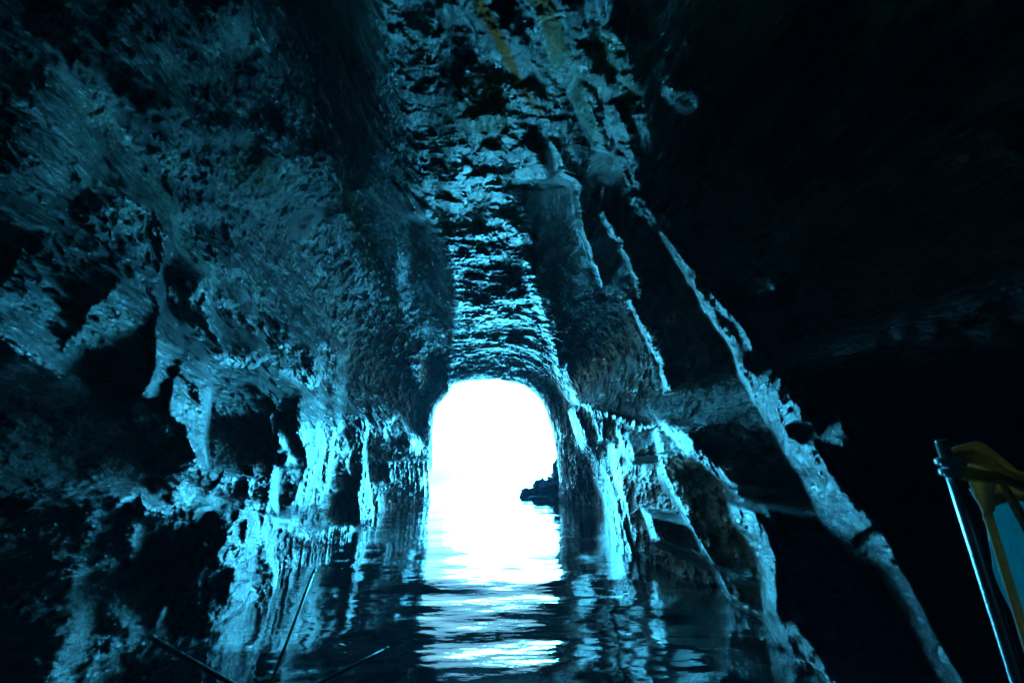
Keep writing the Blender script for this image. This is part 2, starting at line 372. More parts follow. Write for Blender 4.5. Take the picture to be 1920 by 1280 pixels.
# ------------------------------------------------------------------ cave shell
NPH, NP = 1350, 1150
PH0, PH1 = R(-38), R(218)
phi = np.linspace(PH0, PH1, NPH)
Q0 = 4.5
mc = [(1050, 1010), (1046, 930), (1044, 870), (1040, 830), (1030, 790), (1016, 752), (1004, 738), (985, 722), (950, 714), (900, 711), (870, 714), (848, 720), (842, 735), (820, 760),
      (813, 780), (811, 800), (812, 835), (812, 868), (806, 885), (808, 935), (804, 1010)]
mr = ray([p[0] for p in mc], [p[1] for p in mc]); mx, mz = mr[:, 0] / mr[:, 1], mr[:, 2] / mr[:, 1]
mphi = np.unwrap(np.arctan2(mz, mx)); mq = np.hypot(mx, mz)
o_ = np.argsort(mphi); mphi, mq = mphi[o_], mq[o_]
xr, xl = mx[0], mx[-1]
qm = np.interp(phi, mphi, mq)
qm = np.where(phi < mphi[0], xr / np.maximum(.05, np.cos(phi)), np.where(phi > mphi[-1], xl / np.minimum(-.05, np.cos(phi)), qm))
rng = np.random.RandomState(4)
qm = qm * (1 + 0.022 * fbm(np.stack([phi * 9, phi * 0 + .37, phi * 0], -1), 6, 3, .62))
PE = -np.log(qm)                                     # end of each meridian
p0, p1 = -math.log(Q0), PE.max() + 0.02
pg = np.linspace(p0, p1, NP)

YT = np.array([0.0, 1.0, 3.0, 4.4, 6.4, 9.7, 12.0, 16.0, 22.0, 26.0, 45.0])
WR = np.array([1.85, 1.9, 1.98, 2.05, 2.06, 2.45, 2.85, 3.6, 4.5, 3.9, 4.5])
WR2 = np.array([2.2, 2.2, 2.35, 2.5, 2.65, 2.75, 2.8, 2.95, 3.3, 3.6, 4.5])      # higher up the right wall
WL = np.array([1.85, 1.85, 1.98, 2.15, 2.45, 3.05, 3.35, 3.55, 3.6, 3.6, 4.2])
WL2 = np.array([2.0, 2.08, 2.3, 2.48, 2.7, 3.0, 3.2, 3.45, 3.7, 3.6, 4.2])
HT = np.array([1.35, 1.72, 2.48, 2.88, 3.25, 3.7, 4.1, 4.75, 5.45, 5.8, 6.5])
HT2 = np.array([3.3, 3.3, 3.35, 3.4, 3.5, 3.8, 4.15, 4.75, 5.45, 5.8, 6.5])     # the haunches either side of the ceiling strip
def base_R(ph, y):
    kr, kl = smooth(R(6), R(30), ph), smooth(R(174), R(152), ph)
    wr = np.interp(y, YT, WR) * (1 - kr) + np.interp(y, YT, WR2) * kr
    wl = np.interp(y, YT, WL) * (1 - kl) + np.interp(y, YT, WL2) * kl
    kh_ = np.maximum(smooth(R(104), R(116), ph), smooth(R(66), R(52), ph))
    ht = np.interp(y, YT, HT) * (1 - kh_) + np.interp(y, YT, HT2) * kh_
    c, s = np.cos(ph), np.sin(ph)
    wd = np.where(c > 0, wr, wl)
    n = 2.7 + 2.0 * smooth(19, 7, y)
    up = ((np.abs(c) / wd) ** n + (np.maximum(s, 0) / ht) ** n) ** (-1 / n)
    dn = wd / np.maximum(np.abs(c), .35)
    r = np.where(s > 0, up, dn)
    rm = np.interp(ph, phi, qm) * YM
    r = r * (1 + .24 * smooth(R(105), R(122), ph) * smooth(R(166), R(148), ph) * smooth(24, 8, y))      # the vault opens up on the left
    return r + (rm - r) * smooth(19, 26, y)
# coarse solve, then resample
cph = np.linspace(PH0, PH1, 260); cp = np.linspace(p0, p1, 300)
CPH, CP = np.meshgrid(cph, cp, indexing='ij')
lo = np.full(CPH.shape, .02); hi = np.full(CPH.shape, 60.0)
for _ in range(40):
    m = (lo + hi) / 2
    big = base_R(CPH, m) > np.exp(-CP) * m
    lo = np.where(big, m, lo); hi = np.where(big, hi, m)
hc = np.log((lo + hi) / 2)
def resample(a, ra, ca, rb, cb):
    t = np.stack([np.interp(cb, ca, a[i]) for i in range(a.shape[0])])
    i = np.clip(np.searchsorted(ra, rb) - 1, 0, len(ra) - 2); f = ((rb - ra[i]) / (ra[i + 1] - ra[i]))[:, None]
    return t[i] * (1 - f) + t[i + 1] * f
h0 = resample(hc, cph, cp, phi, pg)
PHI, PG = np.meshgrid(phi, pg, indexing='ij')
Qg = np.exp(-PG)
DX, DZ = Qg * np.cos(PHI), Qg * np.sin(PHI)
# picture position of every node
D = np.stack([DX, np.ones_like(DX), DZ], -1) @ RM
U = 960 + FPX * D[..., 0] / np.maximum(1e-3, -D[..., 2]); V = 640 - FPX * D[..., 1] / np.maximum(1e-3, -D[..., 2])
front = -D[..., 2] > 0.15
yb = np.exp(h0)
B = np.stack([DX * yb, yb, DZ * yb + CAM.z], -1).astype(np.float32)      # base points
wa = fbm(B * 2.6, 4, 41) * 9 / 1.0; wb = fbm(B * 2.6 + 31, 4, 52) * 9
sc_ = np.clip(Qg * 1.6, .2, 1.2)
U2, V2 = U + wa * sc_, V + wb * sc_
def samp(A, default):
    x = (U2 + MG) * SC - .5; y = (V2 + MG) * SC - .5
    ok = front & (x > 0) & (y > 0) & (x < RW - 2) & (y < RH - 2)
    x = np.clip(x, 0, RW - 2.01); y = np.clip(y, 0, RH - 2.01)
    i, j = y.astype(int), x.astype(int); fy, fx = y - i, x - j
    v = (A[i, j] * (1 - fy) * (1 - fx) + A[i, j + 1] * (1 - fy) * fx + A[i + 1, j] * fy * (1 - fx) + A[i + 1, j + 1] * fy * fx)
    return np.where(ok, v, default).astype(np.float32)
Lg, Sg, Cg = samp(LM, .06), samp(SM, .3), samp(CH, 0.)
s1, s2 = samp(ST1, 0.), samp(ST2, 0.)

def base_pt(px, py):
    d = ray(px, py); x, z = d[0] / d[1], d[2] / d[1]
    q = math.hypot(x, z); ph = math.atan2(z, x) % (2 * math.pi)
    if ph > PH1: ph -= 2 * math.pi
    i = int((ph - PH0) / (PH1 - PH0) * (NPH - 1)); j = int(np.clip((-math.log(q) - p0) / (p1 - p0) * (NP - 1), 0, NP - 1))
    return B[i, j].astype(float)
def aniso(vec, stretch):
    v = vec / np.linalg.norm(vec)
    return np.eye(3) - (1 - 1 / stretch) * np.outer(v, v)
strA = aniso(base_pt(1600, 980) - base_pt(1240, 440), 6.0)
right = smooth(0.15, -0.25, PHI - R(78))          # 1 on the right hand side
left = 1 - right
low = smooth(3.0, 0.5, B[..., 2])
nR = fbm((B @ strA.T).astype(np.float32) * 4.2, 5, 7, .6)
nL = fbm(B * np.array([2.2, 1.1, 2.0], np.float32), 6, 11, .62)
nLv = fbm(B * np.array([5, 2.0, 1.0], np.float32), 5, 13, .6)           # hanging flutes near the water
wq = np.stack([nL, nR, fbm(B * 1.7, 4, 19)], -1)
w1, w2, we = worley(B * np.array([1.5, 1.4, 1.5], np.float32) + 1.0 * wq, 5)
w3, w4, wf = worley(B * np.array([4.2, 3.4, 4.2], np.float32) + 1.0 * wq, 8)
lowl = low * left * smooth(3.5, 7, yb)
noise = right * nR * 1.7 + left * (nL * (1 - .6 * lowl) + nLv * .9 * lowl)
rough = (1 - .92 * Sg) * (.65 + .35 * smooth(.0, .15, Lg))
patch = smooth(-.25, .35, fbm(B * np.array([.9, .6, .9], np.float32), 3, 63) + .25 * nL)
patch = patch * (1 - left) + left * smooth(-.15, .40, fbm(B * np.array([.75, .5, .75], np.float32), 4, 64) + .2 * nL)
patch = 1 - (1 - patch) * smooth(.5, .2, Lg)
# slope plan -> growth rate of ln(depth) along each meridian
dp = pg[1] - pg[0]; dph = (phi[1] - phi[0])
g0 = np.gradient(h0, dp, axis=1)
def growth(sl_):                                         # sl_ = dR/dy: + faces the sea, - faces back into the cave
    sl_ = np.clip(sl_, -.9, .62 * Qg)
    return 1 / (1 - sl_ / Qg)
plan = -.26 + 1.05 * Lg
Gp = growth(plan) - g0
# integrated from the mouth inwards; every outline breaks off in a step, so hollows recess and ribs stand out
jump = np.abs(np.gradient(Lg, dp, axis=1))
keep = np.exp(-dp * (.6 + 1.2 * left * (1 - Cg) * smooth(.32, .5, Qg) + 1.8 * Cg + 5.0 * jump))
h1 = np.zeros_like(h0); x = np.zeros(NPH); dif = (.06 + .18 * left[1:-1, 0])
for j_ in range(NP - 1, -1, -1):
    x = x * keep[:, j_] - Gp[:, j_] * dp
    for _ in range(3):                                      # steps weather away along the wall
        x[1:-1] += dif * (x[2:] - 2 * x[1:-1] + x[:-2])
    h1[:, j_] = x
h1 = np.where(h1 < 0, -.16 * np.tanh(-h1 / .16), h1); hm_ = .38; h1 = np.where(h1 > 0, hm_ * np.tanh(h1 / hm_), h1)
# broken rock texture, integrated with a high pass (mirrored domain, FFT)
tex = np.clip(Lg, .03, 1) * (patch - 1) * 1.8 * (1 - Sg) + (np.maximum(np.clip(Lg, .05, .7), (.17 + .12 * left) * (1 - Sg)) + .06) * (1.6 + 1.0 * left) * noise * rough
tex = tex + left * (1 - Cg) * ((w1 - .5) * 1.1 + (w3 - .5) * .7) * (np.clip(Lg, 0, .6) + .10) * rough
tex = tex + (w1 - .42) * 1.9 * Cg * (np.clip(Lg, 0, 1) + .10) + (w3 - .5) * 1.2 * Cg * (np.clip(Lg, 0, 1) + .05)
tex = tex * (1 - .65 * Cg * smooth(.55, .9, Qg))
Gt = growth(plan + 1.05 * tex) - growth(plan)
Gm = np.concatenate([Gt, Gt[::-1]], 0); Gm = np.concatenate([Gm, -Gm[:, ::-1]], 1)
F = np.fft.rfft2(Gm.astype(np.float32))
kf = 2 * math.pi * np.fft.fftfreq(Gm.shape[0], dph)[:, None]
kp = 2 * math.pi * np.fft.rfftfreq(Gm.shape[1], dp)[None, :]
H = -1j * kp * F / (kp ** 2 + .08 * kf ** 2 + 3.5 ** 2)
h1 = h1 + np.fft.irfft2(H, Gm.shape)[:NPH, :NP]
fade = smooth(0, .25, (PE[:, None] - PG))            # keeps the mouth outline where it is
h1 = h1 * (0.25 + .75 * fade)
# small relief
det = fbm(B * np.array([8, 3.4, 8], np.float32), 5, 77, .6, ridged=True) * .018 + fbm(B * 3.1, 3, 71) * .02
det2 = right * fbm((B @ strA.T).astype(np.float32) * 11, 4, 78, .6) * .014
h = h0 + h1 + (det * left + det2 + det * .8 * right) * rough * (.2 + .8 * fade) * np.clip(.30 + Lg * 2.0, 0, 1.2) \
    + ((w2 - .5) * .045 + (w4 - .5) * .018) * Cg * fade * (1 - .9 * smooth(.55, .9, Qg))
# broken skin on whatever is there now, steps and undercuts too
yf = np.exp(h); PF = np.stack([DX * yf, yf, DZ * yf + CAM.z], -1).astype(np.float32)
YS = np.array([1, .42, 1], np.float32)
sk = fbm(PF * 3.3 * YS, 3, 131, .6) * .024 + fbm(PF * 13 * YS, 4, 137, .62, ridged=True) * .0065 + fbm((PF @ strA.T).astype(np.float32) * 6, 3, 139) * .010 * right
h = h + sk * (1 - .5 * Cg * smooth(.55, .9, Qg)) * (.25 + .75 * fade) * (1 - .55 * Sg)
# resample every meridian so that it ends exactly on the mouth outline
T = np.linspace(0, 1, NP)
ys = np.empty((NPH, NP)); qs = np.empty((NPH, NP)); c1 = np.empty((NPH, NP)); c2 = np.empty((NPH, NP)); c3 = np.empty((NPH, NP))
for i in range(NPH):
    pp = p0 + (PE[i] - p0) * T
    ys[i] = np.exp(np.interp(pp, pg, h[i])); qs[i] = np.exp(-pp)
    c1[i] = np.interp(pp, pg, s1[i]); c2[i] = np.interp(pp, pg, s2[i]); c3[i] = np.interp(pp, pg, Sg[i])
X = qs * np.cos(phi)[:, None] * ys; Z = qs * np.sin(phi)[:, None] * ys + CAM.z; Y = ys.copy()
# cave behind the camera, a closed end, and the cliff face outside the mouth
def ring(y, k):
    r = np.stack([X[:, 0] * k, np.full(NPH, y), (Z[:, 0] - 1.0) * k + 1.0], -1)
    r = r + (fbm(r * .9, 4, 23)[:, None] * .35) * np.stack([np.cos(phi), phi * 0, np.sin(phi)], -1)
    return r
pre = [np.stack([X[:, 0] * .01, np.full(NPH, -9.0), 1 + Z[:, 0] * .01], -1), ring(-8.6, .45), ring(-8, .8)] + [ring(y, 1.0) for y in np.arange(-7.2, -.2, .45)]
main = np.stack([X, Y, Z], -1)
out = []
e = main[:, -1]
for k, (dr, dy) in enumerate([(.25, .35), (.8, .7), (2, .9), (4, 1.2), (5.5, 1.5)]):
    r = e + np.stack([np.cos(phi) * dr, np.full(NPH, dy), np.sin(phi) * dr], -1)
    out.append(r + fbm(r * .8, 3, 29)[:, None] * np.array([0, .12 * dr, 0]))
allp = np.concatenate([np.stack(pre, 1), main, np.stack(out, 1)], 1)
nc = allp.shape[1]
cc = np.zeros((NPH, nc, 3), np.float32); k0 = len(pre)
cc[:, k0:k0 + NP, 0] = c1; cc[:, k0:k0 + NP, 1] = c2; cc[:, k0:k0 + NP, 2] = c3; cc[:, :k0, 2] = .6

# rock material: wet dark slate with teal mineral film, shade painted into its colour
rock, nt, b = new_mat('wet_cave_rock')
tc = nod(nt, 'ShaderNodeTexCoord')
n1 = nod(nt, 'ShaderNodeTexNoise'); n1.inputs['Scale'].default_value = 1.3; n1.inputs['Detail'].default_value = 8; n1.inputs['Roughness'].default_value = .65
n2 = nod(nt, 'ShaderNodeTexNoise'); n2.inputs['Scale'].default_value = 22; n2.inputs['Detail'].default_value = 7; n2.inputs['Roughness'].default_value = .7
n3 = nod(nt, 'ShaderNodeTexNoise'); n3.inputs['Scale'].default_value = 70; n3.inputs['Detail'].default_value = 4
bed = nod(nt, 'ShaderNodeMapping'); bed.inputs['Scale'].default_value = (1, .42, 1); nt.links.new(tc.outputs['Object'], bed.inputs[0])
for n in (n1, n2, n3): nt.links.new(bed.outputs[0], n.inputs['Vector'])
r1 = ramp(nt, [(.30, (.001, .022, .044, 1)), (.50, (.002, .044, .078, 1)), (.68, (.007, .095, .13, 1))])
nt.links.new(n1.outputs['Fac'], r1.inputs[0])
r2 = ramp(nt, [(.3, (.55, .55, .55, 1)), (.7, (1.25, 1.25, 1.25, 1))]); nt.links.new(n2.outputs['Fac'], r2.inputs[0])
mx_ = nod(nt, 'ShaderNodeMixRGB', blend_type='MULTIPLY'); mx_.inputs[0].default_value = 1
nt.links.new(r1.outputs[0], mx_.inputs[1]); nt.links.new(r2.outputs[0], mx_.inputs[2])
at = nod(nt, 'ShaderNodeAttribute', attribute_name='stain_shade'); sp = nod(nt, 'ShaderNodeSeparateColor'); nt.links.new(at.outputs['Color'], sp.inputs[0])
def brk(sock):
    m_ = nod(nt, 'ShaderNodeMath', operation='MULTIPLY'); mr_ = nod(nt, 'ShaderNodeMapRange')
    mr_.inputs['From Min'].default_value = .3; mr_.inputs['From Max'].default_value = .55; nt.links.new(n2.outputs['Fac'], mr_.inputs['Value'])
    nt.links.new(sock, m_.inputs[0]); nt.links.new(mr_.outputs[0], m_.inputs[1]); return m_.outputs[0]
ma = nod(nt, 'ShaderNodeMixRGB'); ma.inputs[2].default_value = (.22, .24, .02, 1); nt.links.new(brk(sp.outputs[1]), ma.inputs[0]); 
sx = nod(nt, 'ShaderNodeSeparateXYZ'); nt.links.new(tc.outputs['Object'], sx.inputs[0])
hm = nod(nt, 'ShaderNodeMapRange'); hm.inputs['From Min'].default_value = 2.2; hm.inputs['From Max'].default_value = 4.2; nt.links.new(sx.outputs['Z'], hm.inputs['Value'])
hmul = nod(nt, 'ShaderNodeMath', operation='MULTIPLY'); nt.links.new(hm.outputs[0], hmul.inputs[0]); hmul.inputs[1].default_value = .8
nh = nod(nt, 'ShaderNodeTexNoise'); nh.inputs['Scale'].default_value = .7; nh.inputs['Detail'].default_value = 6; nh.inputs['Roughness'].default_value = .6; nt.links.new(bed.outputs[0], nh.inputs['Vector'])
hr = ramp(nt, [(.34, (.45, .62, 1.35, 1)), (.48, (1, 1, 1, 1)), (.60, (1.6, 1.35, .62, 1)), (.68, (6.0, 1.3, .30, 1))]); nt.links.new(nh.outputs['Fac'], hr.inputs[0])
hu = nod(nt, 'ShaderNodeMixRGB', blend_type='MULTIPLY'); hu.inputs[0].default_value = 1; nt.links.new(mx_.outputs[0], hu.inputs[1]); nt.links.new(hr.outputs[0], hu.inputs[2])
mg = nod(nt, 'ShaderNodeMixRGB'); mg.inputs[2].default_value = (.014, .15, .028, 1); nt.links.new(hmul.outputs[0], mg.inputs[0]); nt.links.new(hu.outputs[0], mg.inputs[1])
ms = nod(nt, 'ShaderNodeMixRGB'); ms.inputs[2].default_value = (.001, .012, .020, 1); nt.links.new(sp.outputs[2], ms.inputs[0]); nt.links.new(mg.outputs[0], ms.inputs[1])  # darker colour under the smooth mask, standing in for shade
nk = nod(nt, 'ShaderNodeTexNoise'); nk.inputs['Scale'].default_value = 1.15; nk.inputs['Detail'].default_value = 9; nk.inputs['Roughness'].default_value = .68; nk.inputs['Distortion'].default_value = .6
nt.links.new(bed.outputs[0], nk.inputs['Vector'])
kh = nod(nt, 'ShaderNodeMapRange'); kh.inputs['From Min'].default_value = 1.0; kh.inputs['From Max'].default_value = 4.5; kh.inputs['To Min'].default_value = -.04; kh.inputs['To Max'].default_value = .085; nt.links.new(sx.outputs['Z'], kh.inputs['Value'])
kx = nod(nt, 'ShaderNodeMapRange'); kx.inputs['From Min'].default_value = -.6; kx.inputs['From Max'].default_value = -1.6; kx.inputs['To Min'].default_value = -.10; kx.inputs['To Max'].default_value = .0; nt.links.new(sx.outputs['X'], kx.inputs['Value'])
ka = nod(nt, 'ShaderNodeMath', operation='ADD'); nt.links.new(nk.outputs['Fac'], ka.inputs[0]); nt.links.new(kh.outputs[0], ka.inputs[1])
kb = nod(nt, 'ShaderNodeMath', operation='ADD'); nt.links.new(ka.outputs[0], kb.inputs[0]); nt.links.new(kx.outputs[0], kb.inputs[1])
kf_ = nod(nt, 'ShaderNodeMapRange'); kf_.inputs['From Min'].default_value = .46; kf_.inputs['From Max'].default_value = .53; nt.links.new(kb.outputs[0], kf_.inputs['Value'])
mk = nod(nt, 'ShaderNodeMixRGB'); mk.inputs[2].default_value = (.001, .008, .013, 1); nt.links.new(kf_.outputs[0], mk.inputs[0]); nt.links.new(ms.outputs[0], mk.inputs[1])  # dark noise patches, denser high up and left, painted in for shade
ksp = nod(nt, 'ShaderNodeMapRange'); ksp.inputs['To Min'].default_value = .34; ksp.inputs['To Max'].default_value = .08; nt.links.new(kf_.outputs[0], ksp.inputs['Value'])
smx = nod(nt, 'ShaderNodeMath', operation='MAXIMUM'); nt.links.new(sp.outputs[0], smx.inputs[0]); nt.links.new(sp.outputs[1], smx.inputs[1])
sdr = nod(nt, 'ShaderNodeMapRange'); sdr.inputs['To Min'].default_value = 1; sdr.inputs['To Max'].default_value = .05; nt.links.new(smx.outputs[0], sdr.inputs['Value'])
smu = nod(nt, 'ShaderNodeMath', operation='MULTIPLY'); nt.links.new(ksp.outputs[0], smu.inputs[0]); nt.links.new(sdr.outputs[0], smu.inputs[1])
nt.links.new(smu.outputs[0], b.inputs['Specular IOR Level'])
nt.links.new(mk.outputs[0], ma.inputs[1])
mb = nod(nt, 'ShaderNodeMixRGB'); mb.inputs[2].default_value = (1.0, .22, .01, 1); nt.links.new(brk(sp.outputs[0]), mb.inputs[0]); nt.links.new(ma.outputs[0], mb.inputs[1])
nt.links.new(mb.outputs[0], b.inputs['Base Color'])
rr = nod(nt, 'ShaderNodeMapRange'); rr.inputs['From Min'].default_value = .3; rr.inputs['From Max'].default_value = .7; rr.inputs['To Min'].default_value = .16; rr.inputs['To Max'].default_value = .50
nt.links.new(n1.outputs['Fac'], rr.inputs['Value']); nt.links.new(rr.outputs[0], b.inputs['Roughness'])
n0 = nod(nt, 'ShaderNodeTexNoise'); n0.inputs['Scale'].default_value = 5.5; n0.inputs['Detail'].default_value = 9; n0.inputs['Roughness'].default_value = .62
vo = nod(nt, 'ShaderNodeTexVoronoi'); vo.feature = 'DISTANCE_TO_EDGE'; vo.inputs['Scale'].default_value = 3.2
nmx = nod(nt, 'ShaderNodeMixRGB'); nmx.inputs[0].default_value = .25; nt.links.new(bed.outputs[0], n0.inputs['Vector'])
nt.links.new(bed.outputs[0], nmx.inputs[1]); nt.links.new(n0.outputs['Color'], nmx.inputs[2]); nt.links.new(nmx.outputs[0], vo.inputs['Vector'])
vr = nod(nt, 'ShaderNodeMapRange'); vr.inputs['From Max'].default_value = .06; vr.inputs['To Min'].default_value = -.25; vr.inputs['To Max'].default_value = 0
nt.links.new(vo.outputs['Distance'], vr.inputs['Value']); va = nod(nt, 'ShaderNodeMath', operation='ADD'); nt.links.new(vr.outputs[0], va.inputs[0]); nt.links.new(n0.outputs['Fac'], va.inputs[1])
b0 = nod(nt, 'ShaderNodeBump'); b0.inputs['Strength'].default_value = .7; b0.inputs['Distance'].default_value = .09; nt.links.new(va.outputs[0], b0.inputs['Height'])
bs = nod(nt, 'ShaderNodeMapRange'); bs.inputs['To Min'].default_value = .7; bs.inputs['To Max'].default_value = .35
nt.links.new(sp.outputs[2], bs.inputs['Value']); nt.links.new(bs.outputs[0], b0.inputs['Strength'])
b1 = nod(nt, 'ShaderNodeBump'); b1.inputs['Strength'].default_value = .8; b1.inputs['Distance'].default_value = .03; nt.links.new(b0.outputs[0], b1.inputs['Normal'])
b2 = nod(nt, 'ShaderNodeBump'); b2.inputs['Strength'].default_value = .6; b2.inputs['Distance'].default_value = .008
nt.links.new(n2.outputs['Fac'], b1.inputs['Height']); nt.links.new(n3.outputs['Fac'], b2.inputs['Height'])
nt.links.new(b1.outputs[0], b2.inputs['Normal']); nt.links.new(b2.outputs[0], b.inputs['Normal'])

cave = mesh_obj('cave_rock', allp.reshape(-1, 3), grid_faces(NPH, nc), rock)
ca = cave.data.color_attributes.new('stain_shade', 'FLOAT_COLOR', 'POINT')
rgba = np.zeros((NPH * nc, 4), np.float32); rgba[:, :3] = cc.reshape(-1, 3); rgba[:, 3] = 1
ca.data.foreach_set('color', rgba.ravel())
tag(cave, kind='structure', label='dark wet rock walls and flaky ceiling of the sea cave')
#print("ALLP", allp.reshape(-1,3).min(0), allp.reshape(-1,3).max(0)); print('cave', X.min(), X.max(), Z.max(), ys.min(), ys[:, -1].min(), ys[:, -1].max())

# ------------------------------------------------------------------ water
def wave(x, y):
    p = np.stack([x, y, x * 0], -1).astype(np.float32)
    wx = vnoise(p * .35, 90) * .7; wy = vnoise(p * .35 + 9, 91) * .7
    z = .011 * np.sin(2.3 * (y + wy) + .7 * (x + wx)) + .006 * np.sin(4.1 * (y + wx) - 1.6 * x + 1)
    z = z + .013 * fbm(p * np.array([1.1, 1.5, 1], np.float32), 2, 95)
    z = z + .0022 * fbm(p * np.array([3.4, 6.0, 1], np.float32), 2, 99, .5)
    return z * (.42 + .62 * smooth(10, 3.2, y))
ty = np.concatenate([np.linspace(-10, 1.6, 100)[:-1], np.geomspace(1.6, 70, 1000)])
tx = np.linspace(-9, 9, 560)
TX, TY = np.meshgrid(tx, ty)
edge = smooth(9, 8, np.abs(TX)) * smooth(70, 55, TY)
TZ = wave(TX, TY) * edge
wv = np.stack([TX, TY, TZ], -1).reshape(-1, 3)
wfc = grid_faces(len(ty), len(tx))
nb = len(wv)
ex = np.array([(-300, -10, 0), (-9, -10, 0), (-9, 70, 0), (-300, 70, 0), (9, -10, 0), (300, -10, 0), (300, 70, 0), (9, 70, 0), (-300, 900, 0), (300, 900, 0)], float)
ef = np.array([(0, 1, 2, 3), (4, 5, 6, 7), (3, 2, 7, 6), (3, 6, 9, 8)]) + nb
ef[2] = np.array([3, 2, 7, 6]) + nb
water_m, nt, b = new_mat('sea_water')
b.inputs['Base Color'].default_value = (.001, .020, .028, 1); b.inputs['Roughness'].default_value = .015; b.inputs['IOR'].default_value = 1.33
tc = nod(nt, 'ShaderNodeTexCoord'); nz = nod(nt, 'ShaderNodeTexNoise'); nz.inputs['Scale'].default_value = 9; nz.inputs['Detail'].default_value = 3
mp = nod(nt, 'ShaderNodeMapping'); mp.inputs['Scale'].default_value = (.6, 1.2, 1)
nt.links.new(tc.outputs['Object'], mp.inputs[0]); nt.links.new(mp.outputs[0], nz.inputs['Vector'])
bp = nod(nt, 'ShaderNodeBump'); bp.inputs['Strength'].default_value = .25; bp.inputs['Distance'].default_value = .01
nt.links.new(nz.outputs['Fac'], bp.inputs['Height']); nt.links.new(bp.outputs[0], b.inputs['Normal'])
water = mesh_obj('water', np.concatenate([wv, ex]), np.concatenate([wfc, ef[[0, 1, 3]]]), water_m)
tag(water, kind='structure', label='calm sea water on the cave floor running out to open sea')

# ------------------------------------------------------------------ rocks outside the mouth
def rock_mesh(name, c, size, seed, label, steps=1.0, group=None):
    n = 56
    u = np.linspace(0, 2 * math.pi, n * 2, endpoint=False); v = np.linspace(-math.pi / 2, math.pi / 2, n)
    VV, UU = np.meshgrid(v, u, indexing='ij')
    d = np.stack([np.cos(VV) * np.cos(UU), np.cos(VV) * np.sin(UU), np.sin(VV)], -1)
    d = np.sign(d) * np.abs(d) ** .7
    s = np.array(size); p = d * s
    a, _, e_ = worley(p * 1.7 + seed * 3.1, seed)
    k = 1 + .55 * (a - .5) + .30 * fbm(p * 1.6 + seed, 5, seed)
    p = p * k[..., None]
    zz = p[..., 2] / .33 * steps                                       # bedding steps
    p[..., 2] += .10 * (np.sin(zz * 2 * math.pi) / (2 * math.pi)) * 1.6
    led = np.floor(zz + .3 * a) % 2
    p[..., :2] *= (1 + .10 * (led - .5))[..., None]
    i = np.arange(n - 1)[:, None] * (2 * n); j = np.arange(2 * n)[None, :]; j2 = (j + 1) % (2 * n)
    f = np.stack([i + j, i + j2, i + 2 * n + j2, i + 2 * n + j], -1).reshape(-1, 4)
    o = mesh_obj(name, p.reshape(-1, 3), f, rock)
    o.location = c
    return tag(o, label, 'rock', group)
def on_water(px, depth_y):
    d = ray(px, 900); return CAM.x + d[0] / d[1] * depth_y
GR = 'rocks outside the cave mouth'
rock_mesh('boulder', (on_water(1056, 31), 31, .9), (.6, 1.0, 1.25), 3, 'tall stepped rock stack against the right edge of the cave mouth', 1, GR)
rock_mesh('boulder', (on_water(1028, 30), 30, .25), (.75, 1.0, .75), 5, 'blocky middle rock between the tall stack and the low rounded one', 1, GR)
rock_mesh('boulder', (on_water(998, 30.5), 30.5, .18), (.72, .8, .34), 7, 'low rounded rock at the seaward tip of the outcrop', 1, GR)
rock_mesh('rock_slab', (on_water(1012, 28.6), 28.6, -.02), (.85, .6, .18), 9, 'flat slab just above the water in front of the outcrop', 1, GR)

# ------------------------------------------------------------------ boat and its gear
steel = simple_mat('brushed_steel', (.75, .8, .82), .38, 1.0, .15, 120, .12)
dark_steel = simple_mat('dull_steel', (.35, .40, .42), .3, .9, .2, 90, .3)
hullm = simple_mat('hull_paint', (.05, .07, .08), .5, 0, .3, 20, .3)
brownm = simple_mat('brown_canvas', (.75, .42, .24), .75, 0, .6, 55, .4)
ropem = simple_mat('orange_rope', (.75, .40, .12), .7, 0, .8, 160, .35)
tarpm = simple_mat('blue_tarpaulin', (.05, .40, .48), .42, 0, .4, 14, .22)
def translucent(m, col, f):
    nt = m.node_tree; b = nt.nodes['Principled BSDF']; o = nt.nodes['Material Output']
    t = nt.nodes.new('ShaderNodeBsdfTranslucent'); t.inputs[0].default_value = col + (1,)
    mx = nt.nodes.new('ShaderNodeMixShader'); mx.inputs[0].default_value = f
    nt.links.new(b.outputs[0], mx.inputs[1]); nt.links.new(t.outputs[0], mx.inputs[2]); nt.links.new(mx.outputs[0], o.inputs[0])
translucent(tarpm, (.10, .6, .62), .5)
translucent(brownm, (1, .42, .16), .45)
translucent(ropem, (.8, .4, .1), .3)
whitem = simple_mat('pale_cap', (.75, .8, .8), .35, 0, .1, 30, .1)
def tube(name, pts, rad, mat, parent=None, ns=20, cap=True, rads=None):
    pts = [Vector(p) for p in pts]; vs_, fs = [], []
    t0 = (pts[1] - pts[0]).normalized(); up = Vector((0, 0, 1)) if abs(t0.z) < .9 else Vector((0, 1, 0))
    nrm = t0.cross(up).normalized()
    for i, p in enumerate(pts):
        t = (pts[min(i + 1, len(pts) - 1)] - pts[max(i - 1, 0)]).normalized()
        nrm = (nrm - t * nrm.dot(t)).normalized(); bi = t.cross(nrm)
        rr_ = rads[i] if rads else rad
        for k in range(ns):
            a = 2 * math.pi * k / ns
            vs_.append(p + nrm * math.cos(a) * rr_ + bi * math.sin(a) * rr_)
    for i in range(len(pts) - 1):
        for k in range(ns):
            k2 = (k + 1) % ns
            fs.append((i * ns + k, i * ns + k2, (i + 1) * ns + k2, (i + 1) * ns + k))
    if cap:
        fs.append(tuple(range(ns))[::-1]); fs.append(tuple((len(pts) - 1) * ns + k for k in range(ns)))
    o = mesh_obj(name, vs_, fs, mat, parent)
    for pl in o.data.polygons:
        if len(pl.vertices) > 4: pl.use_smooth = False
    return o
